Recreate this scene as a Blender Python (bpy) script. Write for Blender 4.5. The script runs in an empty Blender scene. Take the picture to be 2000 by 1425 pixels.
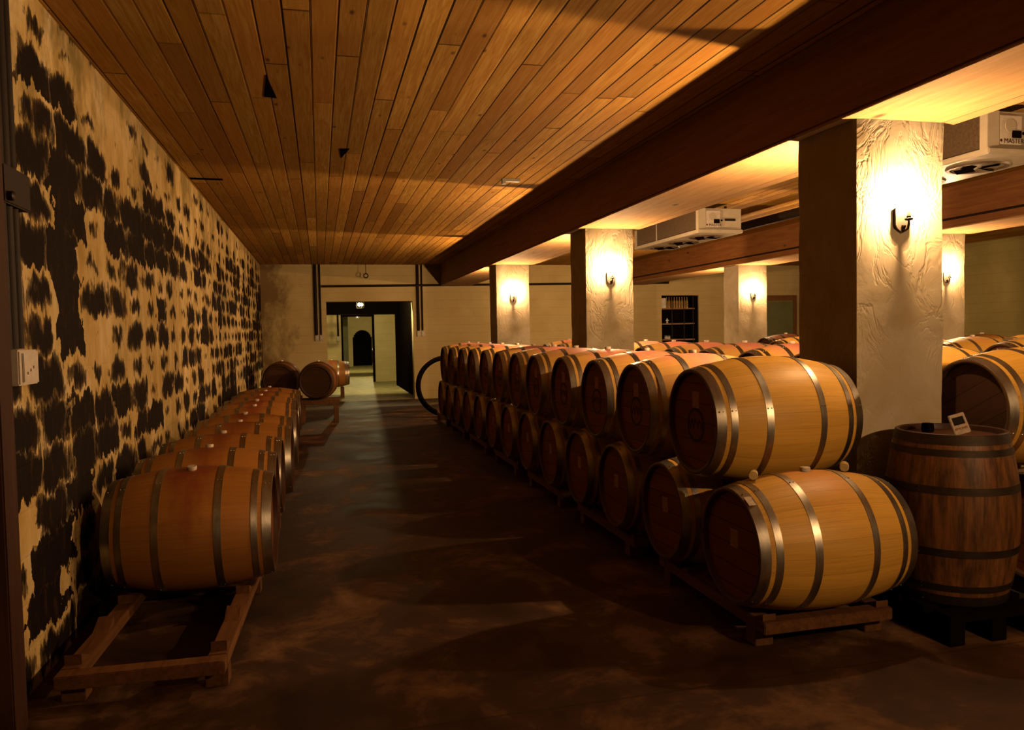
import bpy, bmesh, math, random
from mathutils import Vector, Matrix, noise
random.seed(7)
C = bpy.context.scene.collection
PI = math.pi
S = bpy.context.scene

# ------------------------------------------------------------------ camera
H = 1.58
cam_d = bpy.data.cameras.new('camera'); cam = bpy.data.objects.new('camera', cam_d); C.objects.link(cam)
cam_d.sensor_width = 36.0; cam_d.lens = 1507.81 * 36 / 2000; cam_d.clip_start = 0.05; cam_d.clip_end = 200
def cam_matrix(yaw=.2432, pitch=.0423, roll=.0193):
    cy, sy, cp, sp = math.cos(yaw), math.sin(yaw), math.cos(pitch), math.sin(pitch)
    F = Vector((sy*cp, cy*cp, -sp)); R = Vector((cy, -sy, 0)); U = R.cross(F)
    cr, sr = math.cos(roll), math.sin(roll)
    R2 = cr*R - sr*U; U2 = sr*R + cr*U
    m = Matrix((R2, U2, -F)).transposed().to_4x4(); m.translation = Vector((0, 0, H))
    return m
cam.matrix_world = cam_matrix()
S.camera = cam
# ------------------------------------------------------------------ light levels and exposure
S.view_settings.view_transform = 'Standard'; S.view_settings.look = 'None'
S.view_settings.exposure = 0.0; S.view_settings.gamma = 1.0; S.view_settings.use_curve_mapping = False
S.cycles.max_bounces = 5; S.cycles.diffuse_bounces = 1; S.cycles.glossy_bounces = 2
S.cycles.sample_clamp_indirect = 0.2
world = bpy.data.worlds.new('world'); S.world = world; world.use_nodes = True
world.node_tree.nodes['Background'].inputs[0].default_value = (0.02, 0.012, 0.006, 1)
world.node_tree.nodes['Background'].inputs[1].default_value = 0.0
BULB = 6000.0                      # radiance of the candle bulbs in view
BULB_BACK = 16000.0               # stronger bulbs on the back faces of the pillars
LAMP = (1.0, 0.59, 0.275)

# ------------------------------------------------------------------ node helper
class NB:
    def __init__(s, name):
        s.m = bpy.data.materials.new(name); s.m.use_nodes = True
        s.t = s.m.node_tree; s.n = s.t.nodes; s.n.clear()
        s.out = s.n.new('ShaderNodeOutputMaterial'); s.b = s.n.new('ShaderNodeBsdfPrincipled')
        s.t.links.new(s.b.outputs[0], s.out.inputs[0])
    def set(s, sock, v):
        if isinstance(v, bpy.types.NodeSocket): s.t.links.new(v, sock)
        else:
            try: sock.default_value = v
            except Exception: sock.default_value = tuple(v)[:len(sock.default_value)] if hasattr(sock.default_value, '__len__') else v
    def obj(s): return s.n.new('ShaderNodeTexCoord').outputs['Object']
    def rnd(s): return s.n.new('ShaderNodeObjectInfo').outputs['Random']
    def xyz(s, v):
        n = s.n.new('ShaderNodeSeparateXYZ'); s.set(n.inputs[0], v); return n.outputs[0], n.outputs[1], n.outputs[2]
    def vec(s, x, y, z):
        n = s.n.new('ShaderNodeCombineXYZ'); s.set(n.inputs[0], x); s.set(n.inputs[1], y); s.set(n.inputs[2], z); return n.outputs[0]
    def mth(s, op, a, b=0.0, c=0.0):
        n = s.n.new('ShaderNodeMath'); n.operation = op; s.set(n.inputs[0], a); s.set(n.inputs[1], b); s.set(n.inputs[2], c); return n.outputs[0]
    def scale(s, v, k):
        n = s.n.new('ShaderNodeVectorMath'); n.operation = 'MULTIPLY'; s.set(n.inputs[0], v); s.set(n.inputs[1], k); return n.outputs[0]
    def add(s, v, k):
        n = s.n.new('ShaderNodeVectorMath'); n.operation = 'ADD'; s.set(n.inputs[0], v); s.set(n.inputs[1], k); return n.outputs[0]
    def noise(s, v, sc=5, det=4, rough=.55, dist=0.0, col=False):
        n = s.n.new('ShaderNodeTexNoise'); s.set(n.inputs['Vector'], v); n.inputs['Scale'].default_value = sc
        n.inputs['Detail'].default_value = det; n.inputs['Roughness'].default_value = rough; n.inputs['Distortion'].default_value = dist
        return n.outputs[1 if col else 0]
    def white(s, v):
        n = s.n.new('ShaderNodeTexWhiteNoise'); n.noise_dimensions = '3D'; s.set(n.inputs['Vector'], v); return n.outputs[0]
    def ramp(s, f, stops):
        n = s.n.new('ShaderNodeValToRGB'); s.set(n.inputs[0], f); e = n.color_ramp.elements
        while len(e) > 1: e.remove(e[-1])
        e[0].position = stops[0][0]; c = stops[0][1]; e[0].color = (*c, 1) if hasattr(c, '__len__') else (c, c, c, 1)
        for p, c in stops[1:]:
            x = e.new(p); x.color = (*c, 1) if hasattr(c, '__len__') else (c, c, c, 1)
        return n.outputs[0]
    def mix(s, f, a, b, mode='MIX'):
        n = s.n.new('ShaderNodeMix'); n.data_type = 'RGBA'; n.blend_type = mode; s.set(n.inputs[0], f)
        for i, v in ((6, a), (7, b)):
            if isinstance(v, tuple) and len(v) == 3: v = (*v, 1)
            s.set(n.inputs[i], v)
        return n.outputs[2]
    def rgb(s, v):
        return s.vec(v, v, v)
    def bump(s, h, st=.3, d=.02):
        n = s.n.new('ShaderNodeBump'); s.set(n.inputs['Height'], h); n.inputs['Strength'].default_value = st; n.inputs['Distance'].default_value = d
        s.t.links.new(n.outputs[0], s.b.inputs['Normal'])
    def col(s, c): s.set(s.b.inputs['Base Color'], (*c, 1) if isinstance(c, tuple) and len(c) == 3 else c)
    def rough(s, r): s.set(s.b.inputs['Roughness'], r)
    def metal(s, r): s.set(s.b.inputs['Metallic'], r)
    def spec(s, r): s.set(s.b.inputs['Specular IOR Level'], r)

def plain(name, c, rough=.6, metal=0.0, spec=.4, var=.15, sc=12):
    k = NB(name); n = k.noise(k.obj(), sc, 3)
    f = k.ramp(n, [(.3, 1-var), (.7, 1+var)])
    k.col(k.mix(1.0, c, f, 'MULTIPLY')); k.rough(rough); k.metal(metal); k.spec(spec); return k.m

def wood(name, c1, c2, axis=0, scale=1.0, knots=True, rough=.6, per_obj=.25, bump=.15):
    """plain sawn timber with grain along the axis"""
    k = NB(name); o = k.obj(); st = [9, 9, 9]; st[axis] = .7
    r = k.rnd(); off = k.vec(k.mth('MULTIPLY', r, 37), k.mth('MULTIPLY', r, 11), k.mth('MULTIPLY', r, 23))
    v = k.add(k.scale(o, tuple(x*scale for x in st)), off)
    n = k.noise(v, 3, 6, .6, .6)
    c = k.ramp(n, [(.28, c1), (.7, c2)])
    if knots:
        st2 = [4, 4, 4]; st2[axis] = 2.2
        vo = k.n.new('ShaderNodeTexVoronoi'); k.set(vo.inputs['Vector'], k.add(k.scale(o, tuple(x*scale for x in st2)), off)); vo.inputs['Scale'].default_value = .8
        kn = k.ramp(vo.outputs['Distance'], [(.03, .22), (.09, 1.0)])
        c = k.mix(1.0, c, kn, 'MULTIPLY')
    c = k.mix(1.0, c, k.rgb(k.mth('MULTIPLY_ADD', r, per_obj, 1-per_obj/2)), 'MULTIPLY')
    k.col(c); k.rough(rough); k.spec(.3); k.bump(n, bump, .004); return k.m

# ------------------------------------------------------------------ materials
def mat_oak(name, base1, base2, stain, stain_amt, dirt=0.0, reach=1.0):
    """barrel staves: the barrel axis is local X, the bung is at +Z"""
    k = NB(name); o = k.obj(); x, y, z = k.xyz(o); r = k.rnd()
    ang = k.mth('ARCTAN2', y, z)
    st = k.mth('MULTIPLY', k.mth('ADD', ang, PI), 26/(2*PI))
    st = k.mth('ADD', st, .5)
    sid = k.mth('FLOOR', st); fr = k.mth('FRACT', st)
    w = k.white(k.vec(sid, k.mth('MULTIPLY', r, 50), 3.0))
    gv = k.vec(k.mth('MULTIPLY', x, 1.5), k.mth('MULTIPLY_ADD', ang, 14, k.mth('MULTIPLY', r, 40)), k.mth('MULTIPLY', w, 20))
    g = k.noise(gv, 2.2, 6, .65, .5)
    c = k.mix(k.ramp(g, [(.25, 0.0), (.75, 1.0)]), base1, base2)
    c = k.mix(1.0, c, k.rgb(k.mth('MULTIPLY_ADD', w, .16, .92)), 'MULTIPLY')
    c = k.mix(1.0, c, k.rgb(k.mth('MULTIPLY_ADD', r, .24, .88)), 'MULTIPLY')
    # wine stain round the bung, with runs down the staves
    n2 = k.noise(k.add(k.scale(o, (3.0, 1.2, 1.2)), k.vec(k.mth('MULTIPLY', r, 9), 0.0, 0.0)), 2.5, 4, .6, .3)
    d = k.mth('ADD', k.mth('MULTIPLY', k.mth('ABSOLUTE', x), 2.6), k.mth('MULTIPLY', k.mth('ABSOLUTE', ang), .55))
    d = k.mth('ADD', d, k.mth('MULTIPLY', k.mth('SUBTRACT', n2, .5), -1.3))
    sm = k.ramp(d, [(.18*reach, 1.0), (.75*reach, 0.0)])
    c = k.mix(k.mth('MULTIPLY', sm, stain_amt), c, stain)
    sp = k.ramp(k.noise(k.scale(o, (5, 16, 16)), 3.4, 5, .7), [(.66, 0.0), (.74, .55)])
    c = k.mix(sp, c, (.16, .06, .02))
    if dirt:
        dn = k.ramp(k.noise(k.scale(o, (2, 14, 14)), 1.6, 6, .7), [(.4, 0.0), (.62, 1.0)])
        c = k.mix(k.mth('MULTIPLY', dn, dirt), c, (.035, .018, .009))
    joint = k.ramp(k.mth('ABSOLUTE', k.mth('SUBTRACT', fr, .5)), [(.478, 0.0), (.495, 1.0)])
    c = k.mix(k.mth('MULTIPLY', joint, .30), c, (.10, .04, .012))
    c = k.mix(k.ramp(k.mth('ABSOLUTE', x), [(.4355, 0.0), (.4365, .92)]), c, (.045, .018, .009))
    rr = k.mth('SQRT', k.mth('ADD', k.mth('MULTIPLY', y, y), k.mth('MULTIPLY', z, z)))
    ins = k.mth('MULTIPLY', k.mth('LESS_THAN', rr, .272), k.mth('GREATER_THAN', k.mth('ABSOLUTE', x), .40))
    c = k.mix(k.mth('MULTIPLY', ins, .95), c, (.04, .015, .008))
    k.col(c); k.rough(.48); k.spec(.35)
    k.bump(k.mth('SUBTRACT', k.mth('MULTIPLY', g, .25), joint), .12, .003)
    return k.m
M = {}
M['oak'] = mat_oak('light_oak_staves', (.66, .33, .045), (.86, .48, .085), (.80, .29, .09), .5)
M['oak_pink'] = mat_oak('wine_stained_oak_staves', (.62, .31, .06), (.80, .45, .12), (.90, .30, .21), .95, 0.0, 1.5)
M['oak_red'] = mat_oak('reddish_oak_staves', (.42, .16, .028), (.56, .24, .045), (.26, .045, .018), .85)
M['oak_old'] = mat_oak('old_dark_oak_staves', (.15, .055, .014), (.28, .115, .03), (.15, .05, .015), .3, .85)
def mat_head(name, a, b):
    k = NB(name); o = k.obj(); x, y, z = k.xyz(o)
    p = k.mth('MULTIPLY', z, 9.5); pid = k.mth('FLOOR', p); fr = k.mth('FRACT', p)
    w = k.white(k.vec(pid, k.mth('MULTIPLY', k.rnd(), 31), 0.0))
    g = k.noise(k.vec(k.mth('MULTIPLY', y, 2), k.mth('MULTIPLY', z, 30), w), 2.5, 5, .6, .4)
    c = k.mix(g, a, b); c = k.mix(1.0, c, k.rgb(k.mth('MULTIPLY_ADD', w, .35, .8)), 'MULTIPLY')
    j = k.ramp(k.mth('ABSOLUTE', k.mth('SUBTRACT', fr, .5)), [(.47, 0.0), (.495, 1.0)])
    c = k.mix(j, c, (.02, .008, .004)); k.col(c); k.rough(.7); k.spec(.15); return k.m
M['head'] = mat_head('reddish_barrel_head', (.16, .045, .018), (.26, .085, .03))
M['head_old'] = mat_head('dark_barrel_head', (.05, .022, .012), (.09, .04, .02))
def mat_hoop(name, c, rough, metal=1.0):
    k = NB(name); o = k.obj(); x, y, z = k.xyz(o); ang = k.mth('ARCTAN2', y, z)
    g = k.noise(k.vec(k.mth('MULTIPLY', x, 260), k.mth('MULTIPLY', ang, 3.0), k.mth('MULTIPLY', k.rnd(), 30)), 1.0, 4, .7)
    m = k.noise(k.scale(o, (20, 8, 8)), 1.2, 5, .65)
    cc = k.mix(1.0, c, k.ramp(m, [(.3, .62), (.7, 1.12)]), 'MULTIPLY')
    k.col(cc); k.metal(metal); k.rough(k.mth('MULTIPLY_ADD', g, .22, rough)); k.bump(g, .08, .001); return k.m
M['hoop'] = mat_hoop('galvanised_hoop_steel', (.60, .54, .44), .26)
M['hoop_old'] = mat_hoop('rusted_hoop_steel', (.05, .035, .022), .5, .7)
M['bung'] = plain('silicone_bung', (.82, .66, .48), .4)
M['peg'] = wood('pale_peg_wood', (.62, .40, .14), (.78, .55, .22), 1, 2, False)
M['paper'] = plain('paper_label', (.55, .42, .30), .8, var=.25, sc=60)
M['paper_dim'] = plain('weathered_paper_label', (.52, .28, .16), .8, var=.25, sc=60)
M['ink'] = plain('branding_ink', (.025, .012, .008), .8)
M['beam'] = wood('glulam_beam_wood', (.20, .070, .018), (.34, .140, .040), 1, .8, True, .55, .1)
M['soffit'] = wood('pale_soffit_board', (.44, .235, .085), (.60, .36, .15), 1, .8, True, .8, .15)
M['rack'] = wood('rack_timber', (.085, .03, .009), (.19, .08, .022), 1, 1.2, True, .7)
M['post'] = wood('dark_post_wood', (.03, .010, .005), (.055, .02, .008), 2, 1, False, .7)
M['iron'] = plain('black_iron', (.03, .022, .016), .45, .6)
M['pipe'] = plain('black_painted_conduit', (.018, .011, .007), .7, 0.0, .15)
M['pipe_grey'] = plain('brown_painted_conduit', (.02, .012, .007), .6, 0.0, .25)
M['sconce'] = plain('brushed_sconce_metal', (.13, .105, .08), .45, .5)
M['candle'] = plain('candle_sleeve', (.75, .45, .28), .6)
M['white_box'] = plain('painted_metal_box', (.66, .56, .46), .5, 0, .4, .08, 30)
M['grey_box'] = plain('grey_metal_box', (.20, .17, .12), .5, .2)
M['cooler'] = plain('cream_cooler_casing', (.52, .44, .32), .42, 0, .5, .08, 8)
M['coil'] = plain('dark_coil_fins', (.11, .075, .045), .5, .3, .4, .3, 40)
M['black'] = plain('matt_black', (.006, .004, .003), .9, 0, 0.0)
M['display'] = plain('dark_display', (.015, .012, .012), .7, 0, .1)
M['green_door'] = plain('green_door_paint', (.17, .18, .085), .6, 0, .3, .12, 3)
M['door_wood'] = wood('brown_door_frame', (.14, .06, .02), (.22, .10, .035), 2, 1, False)
M['shelf'] = wood('shelf_wood', (.28, .13, .05), (.38, .2, .08), 0, 1, False)
M['glass_brown'] = plain('amber_bottle_glass', (.34, .22, .08), .12, 0, .8)
M['glass_dark'] = plain('dark_bottle_glass', (.07, .04, .02), .12, 0, .8)
M['porcelain'] = plain('white_porcelain', (.8, .75, .68), .3)

def emis(name, c, st):
    k = NB(name); e = k.n.new('ShaderNodeEmission'); e.inputs[0].default_value = (*c, 1); e.inputs[1].default_value = st
    k.t.links.new(e.outputs[0], k.out.inputs[0]); return k.m
M['bulb'] = emis('lit_candle_bulb', LAMP, BULB)
M['bulb_back'] = emis('lit_strong_candle_bulb', LAMP, BULB_BACK)
M['lantern_light'] = emis('lit_lantern_bulb', (1.0, .84, .48), 260.0)
M['lantern_strong'] = emis('bright_lantern_bulb', (1.0, .82, .36), 9500.0)

# plastered pillars
def mat_plaster(name, a, b, scale=1.0, bst=.5):
    k = NB(name); o = k.obj(); r = k.rnd(); off = k.vec(k.mth('MULTIPLY', r, 40), 0.0, k.mth('MULTIPLY', r, 17))
    v = k.add(o, off)
    n1 = k.noise(v, 2.2*scale, 6, .62, .9)
    n2 = k.noise(k.scale(v, (1, 1, .55)), 5.0*scale, 4, .6, 1.1)
    rid = k.ramp(k.mth('ABSOLUTE', k.mth('SUBTRACT', n2, .5)), [(0.0, 0.0), (.055, 1.0)])
    n3 = k.noise(v, 32, 4, .6)
    c = k.mix(k.ramp(n1, [(.3, 0.0), (.7, 1.0)]), a, b)
    c = k.mix(k.ramp(k.noise(v, 1.1*scale, 5, .6, .4), [(.52, 0.0), (.72, .55)]), c, tuple(x*.5 for x in b))
    k.col(c); k.rough(.85); k.spec(.2)
    h = k.mth('ADD', k.mth('MULTIPLY', n1, .9), k.mth('ADD', k.mth('MULTIPLY', rid, .35), k.mth('MULTIPLY', n3, .06)))
    k.bump(h, bst, .035); return k.m
M['plaster'] = mat_plaster('trowelled_pillar_plaster', (.66, .56, .40), (.50, .38, .21), 1.0, .22)
M['block'] = None
# left wall: cream render over blockwork, black mould blooming on the block faces
k = NB('mouldy_cream_block_wall'); o = k.obj(); x, y, z = k.xyz(o)
vs = k.vec(0.0, y, k.mth('MULTIPLY', z, .42))
wob = k.noise(vs, 7.5, 5, .65); wob2 = k.noise(k.vec(4.0, y, z), 5.0, 4, .6)
wob3 = k.noise(k.vec(9.0, k.mth('MULTIPLY', y, 4.0), k.mth('MULTIPLY', z, .5)), 6.0, 4, .7)
wob4 = k.noise(k.vec(7.0, y, z), 1.9, 3, .6)
yy = k.mth('ADD', y, k.mth('ADD', k.mth('MULTIPLY', k.mth('SUBTRACT', wob2, .5), .42), k.mth('MULTIPLY', k.mth('SUBTRACT', wob4, .5), .7)))
zz = k.mth('ADD', z, k.mth('ADD', k.mth('MULTIPLY', k.mth('SUBTRACT', wob, .5), .30), k.mth('MULTIPLY', k.mth('SUBTRACT', wob3, .5), .06)))
row = k.mth('FLOOR', k.mth('DIVIDE', zz, .215)); fz = k.mth('FRACT', k.mth('DIVIDE', zz, .215))
sh = k.mth('MULTIPLY', k.white(k.vec(row, 5.0, 1.0)), .45)
u = k.mth('ADD', k.mth('DIVIDE', yy, .50), sh); colm = k.mth('FLOOR', u); fy = k.mth('FRACT', u)
rc = k.white(k.vec(colm, row, 2.0)); rcol = k.white(k.vec(colm, 7.0, 9.0))
big = k.noise(k.vec(2.0, k.mth('MULTIPLY', y, .55), k.mth('MULTIPLY', z, .35)), 1.6, 2, .5)
ex = k.mth('MULTIPLY', k.mth('ABSOLUTE', k.mth('SUBTRACT', fy, .5)), 2.15)
ez = k.mth('MULTIPLY', k.mth('ABSOLUTE', k.mth('SUBTRACT', fz, .45)), 2.15)
dist = k.mth('POWER', k.mth('ADD', k.mth('POWER', ex, 3.0), k.mth('POWER', ez, 3.0)), .3333)
size = k.mth('ADD', k.mth('ADD', k.mth('MULTIPLY', rc, 1.15), k.mth('MULTIPLY', rcol, .60)), k.mth('MULTIPLY', k.mth('SUBTRACT', big, .5), 1.2))
top = k.ramp(k.mth('DIVIDE', z, 3.3), [(.80, 0.0), (.93, .75)])
size = k.mth('SUBTRACT', k.mth('ADD', size, .20), top)
inside = k.mth('SUBTRACT', size, dist)
fine = k.noise(k.vec(1.0, k.mth('MULTIPLY', y, 3.2), z), 9.0, 6, .75)
inside = k.mth('ADD', inside, k.mth('MULTIPLY', k.mth('SUBTRACT', fine, .5), .8))
vst = k.noise(k.vec(5.0, k.mth('MULTIPLY', y, 5.0), k.mth('MULTIPLY', z, .5)), 3.2, 5, .7)
inside = k.mth('ADD', inside, k.mth('MULTIPLY', k.mth('SUBTRACT', vst, .5), .9))
mask = k.ramp(inside, [(.0, 0.0), (.10, .75), (.34, 1.0)])
streak = k.noise(k.vec(3.0, k.mth('MULTIPLY', y, 9.0), k.mth('MULTIPLY', z, .7)), 3.0, 4, .7)
drip = k.ramp(k.mth('ADD', k.mth('MULTIPLY', streak, .8), k.mth('MULTIPLY', size, .12)), [(.56, 0.0), (.62, .85)])
near = k.ramp(k.mth('ADD', inside, .5), [(.12, 0.0), (.34, 1.0)])
mask = k.mth('MAXIMUM', mask, k.mth('MULTIPLY', drip, near))
tone = k.noise(k.vec(1.0, k.mth('MULTIPLY', y, 1.4), k.mth('MULTIPLY', z, .7)), 3.0, 5, .6)
cream = k.ramp(tone, [(.3, (.46, .29, .09)), (.5, (.66, .46, .18)), (.72, (.80, .62, .36))])
green = k.ramp(k.noise(k.vec(6.0, y, k.mth('MULTIPLY', z, .6)), 2.2, 5, .7), [(.48, 0.0), (.62, .7)])
cream = k.mix(k.mth('MULTIPLY', green, k.ramp(k.mth('DIVIDE', z, 3.3), [(.72, .35), (.86, 1.0)])), cream, (.17, .13, .035))
c = k.mix(mask, cream, k.mix(k.ramp(k.noise(k.vec(8.0, k.mth('MULTIPLY', y, 2.5), z), 5.0, 5, .7), [(.55, 0.0), (.75, 1.0)]), (.008, .004, .003), (.06, .03, .012)))
k.col(c); k.rough(.8); k.spec(.15)
joint = k.ramp(k.mth('ABSOLUTE', k.mth('SUBTRACT', k.mth('FRACT', k.mth('DIVIDE', z, .205)), .5)), [(.46, 1.0), (.5, 0.0)])
k.bump(k.mth('ADD', k.mth('MULTIPLY', tone, .7), k.mth('ADD', k.mth('MULTIPLY', mask, -.35), k.mth('MULTIPLY', joint, .2))), .5, .02)
M['mould'] = k.m
# far wall: painted blocks, faint courses, brown damp at the left corner
def mat_block(name, a, b, stain=True):
    k = NB(name); o = k.obj(); x, y, z = k.xyz(o)
    n = k.noise(o, 1.3, 6, .6); c = k.mix(k.ramp(n, [(.3, 0.0), (.7, 1.0)]), a, b)
    n2 = k.noise(k.vec(x, k.mth('ADD', y, 3.0), k.mth('MULTIPLY', z, .6)), 2.4, 6, .7)
    if stain:
        g = k.ramp(k.mth('ADD', k.mth('ADD', x, 1.3), k.mth('MULTIPLY', k.mth('SUBTRACT', n2, .5), -2.6)), [(.12, 1.0), (.75, 0.0)])
        c = k.mix(k.mth('MULTIPLY', g, .75), c, (.11, .04, .01))
    st = k.ramp(k.noise(k.vec(k.mth('MULTIPLY', x, 6.0), 1.0, k.mth('MULTIPLY', z, .6)), 1.5, 4, .7), [(.66, 0.0), (.76, .5)])
    c = k.mix(st, c, tuple(v*.4 for v in b))
    cz = k.mth('FRACT', k.mth('DIVIDE', k.mth('ADD', z, k.mth('MULTIPLY', n2, .02)), .2))
    jz = k.ramp(k.mth('ABSOLUTE', k.mth('SUBTRACT', cz, .5)), [(.455, 0.0), (.495, 1.0)])
    c = k.mix(k.mth('MULTIPLY', k.mth('MULTIPLY', jz, n2), .45), c, tuple(v*.45 for v in b))
    k.col(c); k.rough(.85); k.spec(.15)
    k.bump(k.mth('SUBTRACT', n2, k.mth('MULTIPLY', jz, .4)), .3, .015); return k.m
M['farwall'] = mat_block('painted_cellar_block', (.66, .52, .25), (.54, .40, .17))
M['sidewall'] = mat_block('olive_cellar_block', (.30, .25, .10), (.22, .18, .06), False)
# floor
k = NB('worn_concrete_floor'); o = k.obj()
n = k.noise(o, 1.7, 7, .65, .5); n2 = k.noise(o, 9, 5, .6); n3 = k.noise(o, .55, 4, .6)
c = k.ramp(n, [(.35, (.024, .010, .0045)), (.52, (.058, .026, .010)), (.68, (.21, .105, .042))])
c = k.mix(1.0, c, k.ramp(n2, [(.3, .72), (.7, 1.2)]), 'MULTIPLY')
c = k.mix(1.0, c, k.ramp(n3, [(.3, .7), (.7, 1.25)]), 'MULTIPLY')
x, y, z = k.xyz(o)
jy = k.mth('ABSOLUTE', k.mth('SUBTRACT', k.mth('FRACT', k.mth('DIVIDE', y, 3.05)), .5)); jt = k.ramp(jy, [(.4965, 0.0), (.4985, 1.0)])
c = k.mix(k.mth('MULTIPLY', jt, .7), c, (.015, .009, .006))
k.col(c); k.rough(k.ramp(n, [(.35, .62), (.7, .85)])); k.spec(.22); k.bump(k.mth('ADD', n, k.mth('MULTIPLY', n2, .3)), .22, .01)
M['floor'] = k.m
# board ceiling: boards run along Y
def mat_ceiling():
    k = NB('pine_board_ceiling'); o = k.obj(); x, y, z = k.xyz(o)
    W = .142; p = k.mth('DIVIDE', x, W); pid = k.mth('FLOOR', p); fr = k.mth('FRACT', p)
    ln = k.mth('ADD', k.mth('DIVIDE', y, 3.6), k.white(k.vec(pid, 1.0, 0.0))); lid = k.mth('FLOOR', ln); fl = k.mth('FRACT', ln)
    w = k.white(k.vec(pid, lid, 4.0)); w2 = k.white(k.vec(pid, lid, 11.0))
    g = k.noise(k.vec(k.mth('MULTIPLY', x, 16), k.mth('MULTIPLY_ADD', y, .9, k.mth('MULTIPLY', w, 30)), 0.0), 2.2, 6, .62, 1.2)
    c = k.ramp(g, [(.28, (.40, .185, .030)), (.5, (.58, .31, .060)), (.72, (.74, .46, .13))])
    c = k.mix(k.mth('MULTIPLY', w2, .6), c, (.36, .14, .022))
    c = k.mix(1.0, c, k.rgb(k.mth('MULTIPLY_ADD', w, .5, .72)), 'MULTIPLY')
    vo = k.n.new('ShaderNodeTexVoronoi'); k.set(vo.inputs['Vector'], k.vec(k.mth('MULTIPLY', x, 7.0), k.mth('MULTIPLY_ADD', y, 3.2, k.mth('MULTIPLY', w, 9)), 0.0)); vo.inputs['Scale'].default_value = .75
    kn = k.ramp(vo.outputs['Distance'], [(.035, .25), (.10, 1.0)]); c = k.mix(1.0, c, kn, 'MULTIPLY')
    j = k.ramp(k.mth('ABSOLUTE', k.mth('SUBTRACT', fr, .5)), [(.445, 0.0), (.475, 1.0)])
    jl = k.ramp(k.mth('ABSOLUTE', k.mth('SUBTRACT', fl, .5)), [(.4975, 0.0), (.499, 1.0)])
    jj = k.mth('MAXIMUM', j, jl); gp = k.ramp(k.white(k.vec(pid, 3.0, 8.0)), [(.3, .45), (.6, 1.0)]); c = k.mix(k.mth('MULTIPLY', jj, gp), c, (.018, .007, .003))
    k.col(c); k.rough(.75); k.spec(.08)
    k.bump(k.mth('SUBTRACT', k.mth('MULTIPLY_ADD', w, .5, k.mth('MULTIPLY', g, .15)), jj), .6, .008); return k.m
M['ceiling'] = mat_ceiling()

# ------------------------------------------------------------------ geometry helpers
def link(name, bm, m, parent=None, smooth=False, loc=None):
    me = bpy.data.meshes.new(name); bmesh.ops.recalc_face_normals(bm, faces=bm.faces)
    if smooth:
        for f in bm.faces: f.smooth = True
    bm.to_mesh(me); bm.free()
    if m: me.materials.append(m)
    o = bpy.data.objects.new(name, me); C.objects.link(o)
    if parent: o.parent = parent
    if loc: o.location = loc
    if smooth:
        try: me.set_sharp_from_angle(angle=math.radians(42))
        except Exception: pass
    return o
def box(bm, a, b, bev=0.0, rot=None, about=None):
    g = bmesh.ops.create_cube(bm, size=1.0); vs = g['verts']
    c = (Vector(a)+Vector(b))/2; d = Vector(b)-Vector(a)
    for v in vs: v.co = Vector((v.co.x*d.x, v.co.y*d.y, v.co.z*d.z))+c
    if rot is not None:
        p = Vector(about) if about else c
        for v in vs: v.co = rot @ (v.co-p) + p
    if bev:
        es = list({e for v in vs for e in v.link_edges}); bmesh.ops.bevel(bm, geom=es, offset=bev, segments=2, affect='EDGES')
    return bm
def boxes(lst, bev=0.0):
    bm = bmesh.new()
    for a, b in lst: box(bm, a, b, bev)
    return bm
def tube(bm, pts, r, seg=12, caps=True):
    pts = [Vector(p) for p in pts]; rings = []
    up = None
    for i, p in enumerate(pts):
        t = (pts[min(i+1, len(pts)-1)]-pts[max(i-1, 0)]).normalized()
        if up is None:
            up = Vector((0, 0, 1)) if abs(t.z) < .9 else Vector((1, 0, 0))
        a = t.cross(up).normalized(); b = t.cross(a).normalized(); up = -(b if b.dot(up) < 0 else -b) if False else a.cross(t).normalized()
        rr = r[i] if isinstance(r, (list, tuple)) else r
        rings.append([bm.verts.new(p+(a*math.cos(q)+b*math.sin(q))*rr) for q in [2*PI*j/seg for j in range(seg)]])
    for A, B in zip(rings, rings[1:]):
        for j in range(seg): bm.faces.new((A[j], A[(j+1) % seg], B[(j+1) % seg], B[j]))
    if caps: bm.faces.new(rings[0]); bm.faces.new(rings[-1][::-1])
    return bm
def lathe(bm, prof, seg=48, axis='X', close=False, c=(0, 0, 0)):
    """prof: list of (position along axis, radius)"""
    rings = []; c = Vector(c)
    for h, r in prof:
        ring = []
        for j in range(seg):
            q = 2*PI*j/seg; a, b = r*math.sin(q), r*math.cos(q)
            ring.append(bm.verts.new(c+(Vector((h, a, b)) if axis == 'X' else Vector((a, b, h)) if axis == 'Z' else Vector((a, h, b)))))
        rings.append(ring)
    n = len(rings); rng = range(n if close else n-1)
    for i in rng:
        A, B = rings[i], rings[(i+1) % n]
        for j in range(seg): bm.faces.new((A[j], A[(j+1) % seg], B[(j+1) % seg], B[j]))
    if not close:
        if prof[0][1] > 1e-5: bm.faces.new(rings[0][::-1])
        if prof[-1][1] > 1e-5: bm.faces.new(rings[-1])
    return bm
def empty(name, loc=(0, 0, 0), rot=(0, 0, 0), label=None, cat=None, group=None):
    o = bpy.data.objects.new(name, None); C.objects.link(o); o.location = loc; o.rotation_euler = rot
    o.empty_display_size = .1
    return tag(o, label, cat, group)
def tag(o, label=None, cat=None, group=None, kind=None):
    if label: o['label'] = label
    if cat: o['category'] = cat
    if group: o['group'] = group
    if kind: o['kind'] = kind
    return o
def struct(o): o['kind'] = 'structure'; return o
def copy_tree(o, parent=None):
    c = o.copy(); C.objects.link(c)
    if parent: c.parent = parent
    for ch in list(kids.get(o.name, [])):
        d = copy_tree(ch, c)
        kids.setdefault(c.name, []).append(d)
    return c
kids = {}
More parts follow.
